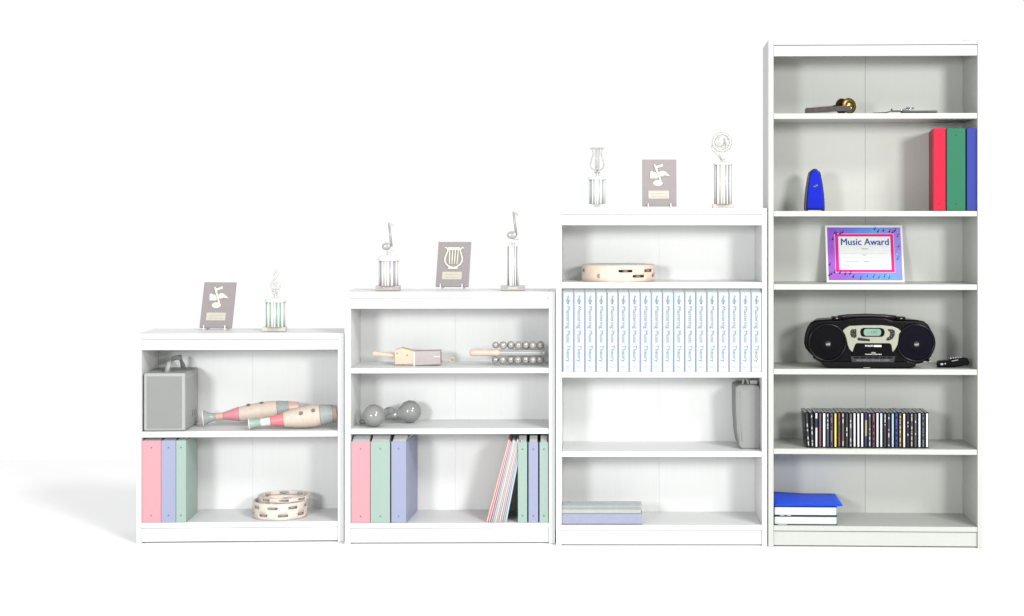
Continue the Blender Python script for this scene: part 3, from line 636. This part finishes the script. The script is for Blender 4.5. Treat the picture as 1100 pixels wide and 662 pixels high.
def note_fig(hx, hy, hrx, hry, sx0, sx1, ty):
    def f(bm, X_, Z, k):
        bm.ball((X_(hx), 0, Z(hy)), 1, hrx*k, .006, hry*k, 18)
        bm.tube([(X_(sx0), 0, Z(hy)), (X_(sx1), 0, Z(ty))], [.0046, .0036], 8)
        bm.prism([(X_(sx1-.6), Z(ty-.5)), (X_(sx1+2.5), Z(ty+.8)), (X_(sx1+5), Z(ty+2.6)), (X_(sx1+5.2), Z(ty+5)), (X_(sx1+3), Z(ty+3.4)), (X_(sx1), Z(ty+3))], -.003, .003)
        bm.box(X_(hx+1), X_(hx+7), -.004, .004, Z(hy+hry+1.2), Z(hy+hry+.2))
    return f
def lyre_fig(cx, y0, y1, hw):
    def f(bm, X_, Z, k):
        zc = (Z(y0)+Z(y1))/2; s = Z(y0)-Z(y1); w = hw*k/.42
        for sg in (-1, 1): bm.tube([(X_(cx)+sg*w*a, 0, Z(y1)+s*b) for a, b in ((.34,1),(.26,.86),(.24,.72),(.34,.5),(.41,.32),(.34,.18),(.16,.1),(0,.08))], .0020, 8)
        bm.box(X_(cx)-w*.44, X_(cx)+w*.44, -.003, .003, Z(y1)+s*.94, Z(y1)+s)
        for a in (-.12, -.04, .05, .13): bm.tube([(X_(cx)+w*a, 0, Z(y1)+s*.95), (X_(cx)+w*a*.8, 0, Z(y1)+s*.16)], .0011, 6)
        bm.ball((X_(cx), 0, Z(y1)+s*.16), .006, 1, .6, 1); bm.lathe([(0, .011), (.003, .010), (.005, .005)], (X_(cx), 0, Z(y1)-.001), (0,0,1), 16)
    return f
def clef_fig(cx, cy, h):
    def f(bm, X_, Z, k):
        pts = clef_points(h*k, X_(cx), Z(cy), 0); bm.tube(pts, .0026, 6)
        bm.ball((X_(cx-2), 0, Z(cy+h*.32)), .006, 1.3, .8, .7); bm.ball((X_(cx+3.5), 0, Z(cy+h*.2)), .0045, .6, .6, 1.8)
    return f
def wreath_fig(cx, cy, r, foot):
    def f(bm, X_, Z, k):
        R_ = r*k; n = 40
        for i in range(30):
            a = -1.2+ i*2*PI/30; bm.ball((X_(cx)+R_*math.cos(a), 0, Z(cy)+R_*math.sin(a)), .0058, 1, .6, 1, 10)
        bm.ball((X_(cx-2.5), 0, Z(cy-.5)), R_*.62, 1, .28, 1, 18)
        bm.tube([(X_(cx+3.5), -.005, Z(cy+5)), (X_(cx+3), -.005, Z(cy-5)), (X_(cx+7), -.005, Z(cy-3))], .0024, 6)
        bm.ball((X_(cx+1.5), -.004, Z(cy+5)), .007, 1.2, .6, .8); bm.ball((X_(cx+6), -.004, Z(cy+2)), .006, 1.2, .6, .9)
        bm.tube([(X_(cx-11), 0, Z(cy+3)), (X_(cx-10), 0, Z(cy+8)), (X_(cx-5), 0, Z(cy+12)), (X_(cx), 0, Z(foot))], [.002, .003, .0035, .004], 8)
    return f
WW = (252, 252, 250)
t, bm = trophy(C1, 295, 358.4, .12, (282, 307, 351, 355.4), (285.5, 306.5, 324.5, 350.5), 319.5, [WW, (176, 216, 184), (180, 214, 200), WW, (196, 224, 190), (214, 224, 226)], clef_fig(296, 304, 26), 'small trophy with a green striped column on the shortest bookcase', mat('pale_stone', (222, 218, 208), .85, .4, var=.1, scale=300)); bm.build('treble_clef_figure', mat('pale_silver', (212, 212, 210), .95, .3, metal=.2), t)
t, bm = trophy(C2, 417, 313.6, .10, (404.2, 430, 306.4, 311.6), (407, 428, 280, 306.4), 273.5, [WW, (214, 206, 214), (206, 202, 202), (196, 190, 196), (246, 246, 240), (236, 206, 200)], note_fig(415, 264.5, 4.8, 4, 420.5, 417.8, 239), 'short trophy with a wide mauve striped column and silver note'); bm.build('note_figure', SILVD, t)
t, bm = trophy(C2, 551, 313.6, .10, (538, 564, 306.6, 311.8), (544.8, 557.6, 264.5, 306.6), None, [WW, (206, 206, 216), (176, 176, 176), (232, 232, 210), WW, (216, 216, 232)], note_fig(550, 252.5, 5.5, 4.2, 554.6, 551.6, 227.5), 'tall slim trophy with silver note, right of the lyre plaque'); bm.build('note_figure', SILVD, t)
t, bm = trophy(C3, 641.5, 223.8, .10, (632, 651.4, 218.4, 222.8), (632.6, 650.4, 192.2, 218.4), 188.6, [WW, (212, 222, 218), (206, 216, 216), (198, 208, 206), (222, 228, 214), (232, 236, 234)], lyre_fig(641.5, 157.6, 184.5, 7.6), 'trophy topped by a silver lyre on the volumes bookcase', WHITEP); bm.build('lyre_figure', SILVD, t)
t, bm = trophy(C3, 776.6, 223.8, .10, (765.5, 788, 218.4, 222.8), (767, 786, 176.4, 218.4), 173.5, [WW, (206, 206, 202), (186, 188, 188), WW, (230, 228, 210), (196, 200, 200)], wreath_fig(775.5, 152, 9.2, 171), 'tallest trophy, a round wreath on top, beside the grey-white bookcase', mat('rosy_stone', (226, 214, 208), .85, .4, var=.15, scale=300)); bm.build('wreath_figure', mat('light_chrome', (206, 206, 200), .95, .25, metal=.25), t)

# ------------------------------------------------------------------ tambourines
JING = mat('jingle_metal', (200, 196, 190), .85, .35, metal=.3); 
def tambourine(c, px, shelf_y, d, R_, H_, zrows, nslots, label, phase=0.0, skin=False, slotw=5, wood=WOOD, turn=0, dz=0.0, skip=None):
    t = thing('tambourine', label, 'tambourine', c, px, shelf_y, d, turn); t.location.z += dz
    n = 96; zs = sorted(set([0, H_] + [z+s*.0045 for z in zrows for s in (-1, 1)])); bm = MB(); step = n//nslots
    rings = [[bm.bm.verts.new((R_*math.cos(2*PI*i/n), R_*math.sin(2*PI*i/n), z)) for i in range(n)] for z in zs]
    slots = []
    for ri, z in enumerate(zrows):
        o_ = int(phase*step)+(step//2 if ri % 2 else 0)
        for s in range(nslots):
            i0 = (o_+s*step) % n; ang = 360*i0/n
            if not (skip and skip[0] < ang < skip[1]): slots.append((ri, z, i0))
    for j in range(len(zs)-1):
        zm = (zs[j]+zs[j+1])/2; 
        for i in range(n):
            hole = any(abs(zm-z) < .004 and ((i-s0) % n) < slotw for ri, z, s0 in slots)
            if not hole: bm.face([rings[j][i], rings[j][(i+1) % n], rings[j+1][(i+1) % n], rings[j+1][i]], True)
    o = bm.build('frame', wood, t); m = o.modifiers.new('thick', 'SOLIDIFY'); m.thickness = .006; m.offset = 1 if False else 0
    for ri, z, s0 in slots:
        a = 2*PI*(s0+slotw/2)/n; cx, cy = (R_-.007)*math.cos(a), (R_-.007)*math.sin(a)
        q = MB()
        for s in (-1, 1): q.lathe([(0, .0115), (.0007, .0115), (.0016, .005), (.0018, 0)], (cx, cy, z+s*.0008), (0, 0, s), 16)
        q.cyl((cx, cy, z-.0075), (cx, cy, z+.0075), .0009, n=6)
        q.build('jingle', JING, t)
    return t, o
k = C3.k(.13)
t, o = tambourine(C3, 664, 303.6, .135, 38.2*k, 17.6*k, [.021, .040], 8, 'single peach wood tambourine on the shelf above the white volumes', phase=.55, slotw=6, skip=(200, 262))
MB().lathe([(0, 38.0*k), (.0012, 38.0*k)], (0, 0, 17.6*k+.0002), (0, 0, 1), 64).build('drum_skin', mat('drum_skin', (236, 236, 232), .8, .6), t)
MB().lathe([(0, .0085), (.0012, .0085)], (-.07, -math.sqrt((38.2*k)**2-.07**2)-.0024, .022), (-.45, -.9, 0), 16).build('hand_hole', mat('hole_grey', (172, 166, 160), .75), t)
bm = MB()
for i in range(26): a = 2*PI*i/26; bm.lathe([(0, .0018), (.001, .0015)], (38.2*k*math.cos(a)*1.015, 38.2*k*math.sin(a)*1.015, 17.6*k-.006), (math.cos(a), math.sin(a), 0), 8)
bm.build('skin_tack', mat('tack_grey', (206, 196, 196), .8), t)
k = C1.k(.12); CREAM = mat('cream_wood', (252, 238, 226), .84, .45, var=.03, scale=30)
t, o = tambourine(C1, 301, 561.2, .118, 28.0*k, .060, [.016, .043], 8, 'cream double-row tambourine, nearer and lower in the shortest bookcase', phase=.1, slotw=6, wood=CREAM)
t, o = tambourine(C1, 305, 561.2, .140, 26.5*k, .014, [.007], 8, 'thin cream tambourine ring resting on the double-row one', phase=.5, slotw=6, wood=CREAM, turn=20, dz=.0606)

# ------------------------------------------------------------------ cases and boxes
t = thing('instrument_bag', 'soft grey instrument case standing upright against the right wall', 'instrument case', C3, 803.5, 485.4, .06)
k = C3.k(.06)
pts = [(-13.5, 67), (-13.3, 40), (-12, 18), (-9.5, 3), (-6, 0), (13.4, 0), (14.2, 30), (14.2, 62), (12.5, 67.5), (6, 69), (-9, 69)]
MB().prism([(a*k, b*k) for a, b in pts], 0, .16).build('body', GREYC, t, .006, 3)
SHD = mat('mid_grey_cloth', (172, 173, 172), .95, .7)
bm = MB(); 
for x in (-11, -8.3): bm.tube([(x*k, -.001, 62*k), ((x+.3)*k, -.001, 30*k), ((x+2)*k, -.001, 8*k)], .0012, 6)
bm.build('zip', SHD, t)
MB().tube([(-5*k, .03, 67*k), (-4.2*k, .03, 74*k), (-2*k, .03, 77*k), (0, .03, 74*k), (1*k, .03, 67*k)], .0045, 10).build('handle', SHD, t)
MB().box(3*k, 11*k, .03, .07, 68.5*k, 73*k).build('buckle', mat('pale_buckle', (216, 216, 214), .8), t, .003, 2)

t = thing('speaker_box', 'grey boxy case with carrying handle at the left of the guiros', 'case', C1, 176.5, 463.6, .012)
k = C1.k(.012); BX = mat('box_grey', (178, 180, 178), .98, .55, var=.03, bump=.5, scale=350)
bw = 22.2*k; bh = 62.5*k; bd = .225
MB().prism([(-bw, .001), (bw, .001), (bw, bh), (-bw, bh)], 0, bd).build('body', BX, t, .006, 3)
bm = MB(); bm.prism([(-bw+.012, .010), (bw-.012, .010), (bw-.012, bh-.012), (-bw+.012, bh-.012)], -.0015, .002); bm.build('front_grille', mat('grille_grey', (176, 178, 176), .74, .8, bump=.8, scale=900), t, .001, 1)
MB().tube([(0.0, .04, bh-.002), (.004, .045, bh+.030), (.012, .09, bh+.046), (.02, .16, bh+.044), (.024, .19, bh+.012), (.024, .2, bh-.002)], [.010, .009, .009, .009, .009, .010], 12).build('handle', mat('handle_grey', (176, 178, 176), .95, .5), t)
MB().box(bw-.0002, bw+.001, .03, .2, bh-.02, bh-.012).build('edge_trim', mat('trim_light', (206, 208, 206), .8), t, .0004, 1)
bm = MB()
for j in range(3): bm.tube([(bw+.0008, .10+j*.03, .045-j*.003), (bw+.0008, .112+j*.03, .062), (bw+.0008, .12+j*.03, .040)], .0016, 6)
bm.build('side_mark', mat('mark_light', (216, 216, 220), .8), t)

# stacked flat books, second tallest case
k = C3.k(.01); zb = C3.h(564.4)
def flat(lab, y0, y1, x0, x1, cols, nm='music_book'):
    t = thing(nm, lab, 'book', C3, (x0+x1)/2, 564.4, .008); z0 = C3.ray(C3.xc, y1, .008)[1]-zb; z1 = C3.ray(C3.xc, y0, .008)[1]-zb
    z0 = max(z0, 0); t.location.z += z0; w = (x1-x0)*k; h = z1-z0-.0005
    ms = [mat('bookedge_%d_%d_%d' % c_, c_, .70, .5) for c_ in cols]
    if len(cols) > 1:
        bm = MB(); bm.box(-w/2, w/2, 0, .095, 0, min(.0012, h*.2)); bm.box(-w/2, w/2, 0, .095, h-min(.0012, h*.2), h); bm.box(-w/2, -w/2+.001, 0, .095, 0, h); bm.build('cover', ms[0], t)
        MB().box(-w/2+.0015, w/2-.001, .0008, .094, min(.0014, h*.22), h-min(.0014, h*.22)).build('page_block', ms[1], t)
    else: MB().box(-w/2, w/2, 0, .095, 0, h).build('cover', ms[0], t, .0005, 1)
    return t
flat('thick lavender blue book lying at the bottom of the flat stack', 552.0, 563.4, 603.4, 689.6, [(166, 174, 196), (184, 190, 218)])
flat('pale green and pink booklet lying on the thick lavender book', 547.2, 551.8, 603.4, 688.8, [(222, 226, 222), (216, 216, 204)])
bm = MB()
flat('thin grey-teal booklet on top of the flat stack', 543.8, 546.8, 603.4, 689.4, [(238, 242, 244), (178, 192, 202)])

# ------------------------------------------------------------------ instruments
# ratchet
t = thing('ratchet', 'wooden ratchet with dark box and pale handle', 'ratchet', C2, 444, 395.6, .09)
k = C2.k(.09); DKW = mat('mauve_brown_box', (188, 176, 177), .98, .5); WD2 = mat('honey_wood', (246, 222, 196), .8, .5, var=.06)
q = lambda X_, Y_: ((390+X_/10-444)*k, (393.2-(365+Y_/10))*k)
MB().hexa([(q(442+0,0)[0], .0, .0), (q(830,0)[0], .0, .004), (q(830,0)[0], .06, .004), (q(442,0)[0], .06, 0), (q(442,0)[0], 0, .052), (q(830,0)[0], 0, .0545), (q(830,0)[0], .06, .0545), (q(442,0)[0], .06, .052)]).build('box', DKW, t, .0012, 2)
MB().box(q(545,0)[0]-.002, q(545,0)[0]+.0045, -.0015, .0615, .0, .052).build('end_strip', mat('strip_cream', (250, 244, 236), .85), t)
MB().prism([q(342,268), q(340,120), q(410,90), (q(545,0)[0]-.0025, q(545,125)[1]), (q(545,0)[0]-.0025, q(545,264)[1])], -.006, .055).build('wood_block', WD2, t, .002, 2)
MB().prism([q(100,128), q(345,160), q(345,196), q(100,172)], .008, .024).build('handle', WD2, t, .003, 3)
HG = mat('screw_grey', (176, 166, 158), .8)
for X_, Y_ in ((370,148),(475,170)): x, z = q(X_, Y_); MB().lathe([(0, .0035), (.0015, .003)], (x, -.0058, z), (0,-1,0), 12).build('screw', HG, t)
bm = MB(); a = q(828,238); b = q(930,226); bm.tube([(a[0], .02, a[1]), (b[0], .01, b[1])], .0011, 6); cxx, czz = q(957,222); bm.tube([(cxx+.0085*math.cos(v*PI/9), .01, czz+.0085*math.sin(v*PI/9)) for v in range(18)], .0018, 8, True)
bm.build('pull_ring', WD2, t)
MB().box(q(760,0)[0], q(825,0)[0], -.0008, .0002, q(0,190)[1], q(0,180)[1]).build('label_strip', PAPER, t)
MB().prism([q(335,290), q(342,262), q(545,262), q(825,258), q(825,272), q(545,276)], .004, .058).build('foot_board', mat('brown_edge', (196, 182, 176), .75), t)

# sleigh bells
t = thing('sleigh_bells', 'stick of silver sleigh bells with a peach wooden handle', 'sleigh bells', C2, 545, 395.6, .085)
k = C2.k(.085); q = lambda X_, Y_: ((495+X_/10.476-545)*k, (394.0-(360+Y_/10.476))*k)
z0 = q(0, 210)[1]
MB().lathe([(0, .006), (.004, .0115), (.02, .0125), (.05, .0115), (.085, .011), (.098, .0135), (.108, .010), (.112, .006)], (q(100,0)[0], 0, z0), (1, 0, .0), 24).build('handle', mat('peach_wood', (248, 220, 204), .82, .45, var=.05), t)
MB().box(q(425,0)[0], q(955,0)[0], -.004, .012, z0-.0105, z0+.0105).build('stick', mat('grey_stick', (172, 172, 172), .86, .4), t, .002, 2)
MB().box(q(435,0)[0], q(900,0)[0], -.0052, -.0044, z0-.001, z0+.001).build('bright_line', WHITEP, t)
BELL = mat('bell_metal', (182, 178, 174), .95, .2, metal=.3, var=.12, scale=120); DKS = mat('bell_slot', (140, 140, 140), .75)
for row, (Yt, xs) in enumerate(((125, (392,478,562,650,732,812,895)), (292, (388,472,560,642,728,812,890)))):
    for i, X_ in enumerate(xs):
        x, z = q(X_, Yt); r = .0135 if i else .0115; y = -.006 if i % 2 else .006
        b = MB().ball((x, y, z), r, n=20).build('bell', BELL, t)
        bm = MB(); bm.tube([(x+r*1.0*math.cos(v), y-.0002, z+r*1.0*math.sin(v)) for v in [2*PI*j/24 for j in range(24)]], .0011, 6, True)
        bm.tube([(x-r*.62, y-r*.80, z+r*.1), (x, y-r*1.01, z-r*.05), (x+r*.62, y-r*.8, z+r*.1)], .0009, 6)
        bm.build('bell_seam', DKS, b)
MB().ball((q(935,0)[0], -.002, z0), .0085, n=16).build('end_knob', BELL, t)

# maracas
GB = mat('glossy_grey_gourd', (174, 175, 174), .66, .04, var=.02, coat=.6)
def maraca(px, py, r, d, hx, hy, hd, lab, knobr):
    t = thing('maraca', lab, 'maraca', C2, px, 460.8, d, 0, 'crossed pair of maracas')
    k = C2.k(d); zb = C2.h(460.8)+.0006; zc = r*k
    u0 = C2.ray(px, 460, d)[0]; u1, h1 = C2.ray(hx, hy, hd)
    end = Vector((u1-u0, hd-d, h1-zb)); c0 = Vector((0, 0, zc)); ax = end-c0; L = ax.length
    rr = r*k
    MB().lathe([(-rr*1.04, 0), (-rr*1.0, rr*.22), (-rr*.85, rr*.55), (-rr*.5, rr*.88), (-rr*.05, rr), (rr*.45, rr*.9), (rr*.85, rr*.58), (rr*1.12, rr*.36), (rr*1.3, rr*.3)], c0, ax, 36).build('gourd', GB, t)
    MB().lathe([(rr*1.2, rr*.36), (rr*1.35, rr*.33), (rr*1.45, rr*.37), (rr*1.55, rr*.33), (rr*1.65, rr*.36), (rr*1.75, rr*.31), (L-knobr*1.2, rr*.26), (L-knobr, knobr*.95), (L, knobr), (L+knobr*.7, knobr*.7), (L+knobr, 0)], c0, ax, 24).build('handle', GB, t)
maraca(402, 448, 12.2, .055, 419.5, 441.5, .15, 'glossy grey maraca at the left, its round head nearest the wall', .017)
maraca(440.5, 443, 12.2, .165, 388.0, 453.5, .045+.06, 'glossy grey maraca at the right with its ribbed neck pointing left', .0085)

# guiros
def banded(o_, prof, p0, ax, n=36): pass
GR_BODY = mat('ribbed_tan_gourd', (238, 222, 206), .8, .5, var=.05); GR_DK = mat('grey_green_lacquer', (168, 176, 174), .9, .25); GR_RD = mat('rose_lacquer', (228, 150, 164), .9, .25); GR_R2 = mat('coral_lacquer', (246, 140, 146), .92, .25); GR_GN = mat('sage_lacquer', (166, 194, 180), .9, .25); GR_PK = mat('peach_lacquer', (238, 196, 180), .8, .3)
GR_HOLE = mat('gourd_hole', (156, 140, 134), .7)
def guiro(c, px, shelf_y, p0, p1, d0, d1, segs, holes, lab):
    """p0, p1: picture positions of the mouth and the tail centre; segs: (share0, share1, r0, r1, material, name)"""
    t = thing('guiro', lab, 'guiro', c, px, shelf_y, (d0+d1)/2, 0, 'pair of fish-shaped guiros')
    d = (d0+d1)/2; zb = c.h(shelf_y)+.0006; ub = c.ray(px, shelf_y, d)[0]; k = c.k(d)
    a = Vector((c.ray(p0[0], p0[1], d0)[0]-ub, d0-d, c.ray(p0[0], p0[1], d0)[1]-zb)); b = Vector((c.ray(p1[0], p1[1], d1)[0]-ub, d1-d, c.ray(p1[0], p1[1], d1)[1]-zb))
    low = min(a.z-segs[0][2]*k, b.z-max(s[2] for s in segs)*k*.9)
    if low < 0: a.z -= low; b.z -= low
    ax = b-a; L = ax.length
    for s0, s1, r0, r1, m, nm in segs:
        prof = []; n = 44 if nm == 'ribbed_body' else 12
        for i in range(n+1):
            f = i/n; r = (r0+(r1-r0)*f)*k
            if nm == 'ribbed_body': r = (r0+(r1-r0)*math.sin(min(1, f*1.25)*PI/2))*k; r *= 1 - .05*(i % 2 == 0) - max(0, f-.85)*.6
            elif nm == 'mouth': r = (r1+(r0-r1)*(1-f)**2)*k
            prof.append(((s0+(s1-s0)*f)*L, r))
        MB().lathe(prof, a, ax, 36).build(nm, m, t)
    MB().lathe([(0, segs[0][2]*k*1.03), (.004, segs[0][2]*k*1.03)], a-ax.normalized()*.002, ax, 30).build('mouth_rim', mat('cream_rim', (250, 246, 238), .85), t)
    axn = ax.normalized(); up = Vector((0,-1,0.25)) ; up = (up-axn*up.dot(axn)).normalized()
    for f, r, tilt_ in holes:
        side = (up*math.cos(tilt_)+axn.cross(up)*math.sin(tilt_)).normalized()
        MB().lathe([(0, .0072), (.0022, .0068)], a+axn*(f*L)+side*(r*k-.0006), side, 16).build('sound_hole', GR_HOLE, t)
    return t
guiro(C1, 262, 463.6, (218.6, 449.5), (313, 438.5), .13, .17, [(0, .14, 9.2, 4.0, GR_DK, 'mouth'), (.14, .22, 4.0, 3.6, GR_PK, 'peach_neck'), (.22, .40, 3.6, 7.8, GR_RD, 'rose_neck'), (.40, .84, 7.6, 10.4, GR_BODY, 'ribbed_body'), (.84, .97, 9.6, 8.0, GR_DK, 'dark_band'), (.97, 1.09, 7.8, 5.5, GR_PK, 'tail')],
      [(.52, 9.8, -.95), (.67, 10.3, -.95)], 'guiro lying behind, with a wide grey mouth and rose neck')
guiro(C1, 316, 463.6, (267.8, 456.5), (362, 444.5), .045, .075, [(0, .13, 6.0, 4.2, GR_GN, 'mouth'), (.13, .24, 4.2, 4.4, mat('white_lacquer', (250, 248, 246), .85, .3), 'white_neck'), (.24, .39, 4.6, 7.2, GR_R2, 'coral_neck'), (.39, .81, 8.0, 12.4, GR_BODY, 'ribbed_body'), (.81, .96, 11.4, 9.4, GR_DK, 'dark_band'), (.96, 1.0, 9.3, 8.0, GR_PK, 'tail')],
      [(.60, 11.9, -.25), (.74, 12.5, -.35)], 'guiro lying in front, with green, white and coral neck bands')

# ------------------------------------------------------------------ floor, light, camera
fm = mat('studio_floor', (255, 255, 255), .80, .75, var=.01, scale=2, spec=.2)
fl = MB().box(-7, 7, -5.2, 2.0, -.02, -.0008).build('floor', fm); tag(fl, kind='structure')

w = bpy.data.worlds.new('World'); sc.world = w; w.use_nodes = True
bg = w.node_tree.nodes['Background']; bg.inputs['Color'].default_value = (1, 1, 1, 1); bg.inputs['Strength'].default_value = 1.0
def area(name, loc, target, size, power, colr=(1, 1, 1)):
    l = bpy.data.lights.new(name, 'AREA'); l.shape = 'SQUARE'; l.size = size; l.energy = power; l.color = colr
    o = bpy.data.objects.new(name, l); col.objects.link(o); o.location = loc
    o.rotation_euler = (Vector(target)-Vector(loc)).to_track_quat('-Z', 'Y').to_euler(); return o
area('front_right_softbox', (2.9, -6.4, 2.2), (0, 0, 1.0), .9, 270, (1, .99, .97))
area('front_left_softbox', (-2.6, -6.4, 1.7), (.4, 0, 1.0), .9, 235, (.97, .99, 1))
area('overhead_key', (5.6, -8.0, 7.4), (-.8, .6, 0), 2.1, 780, (1, 1, .98))

cam = bpy.data.cameras.new('Camera'); co = bpy.data.objects.new('Camera', cam); col.objects.link(co)
co.location = CAM; co.rotation_euler = (PI/2, 0, 0)
cam.sensor_width = 36; cam.lens = 36*F/1100; cam.shift_x = (550-VX)/1100; cam.shift_y = -(331-VY)/1100
cam.clip_start = .05; cam.clip_end = 200
sc.camera = co
sc.view_settings.view_transform = 'Standard'; sc.view_settings.look = 'None'; sc.view_settings.exposure = 0; sc.view_settings.gamma = 1
sc.cycles.max_bounces = 10; sc.cycles.diffuse_bounces = 8
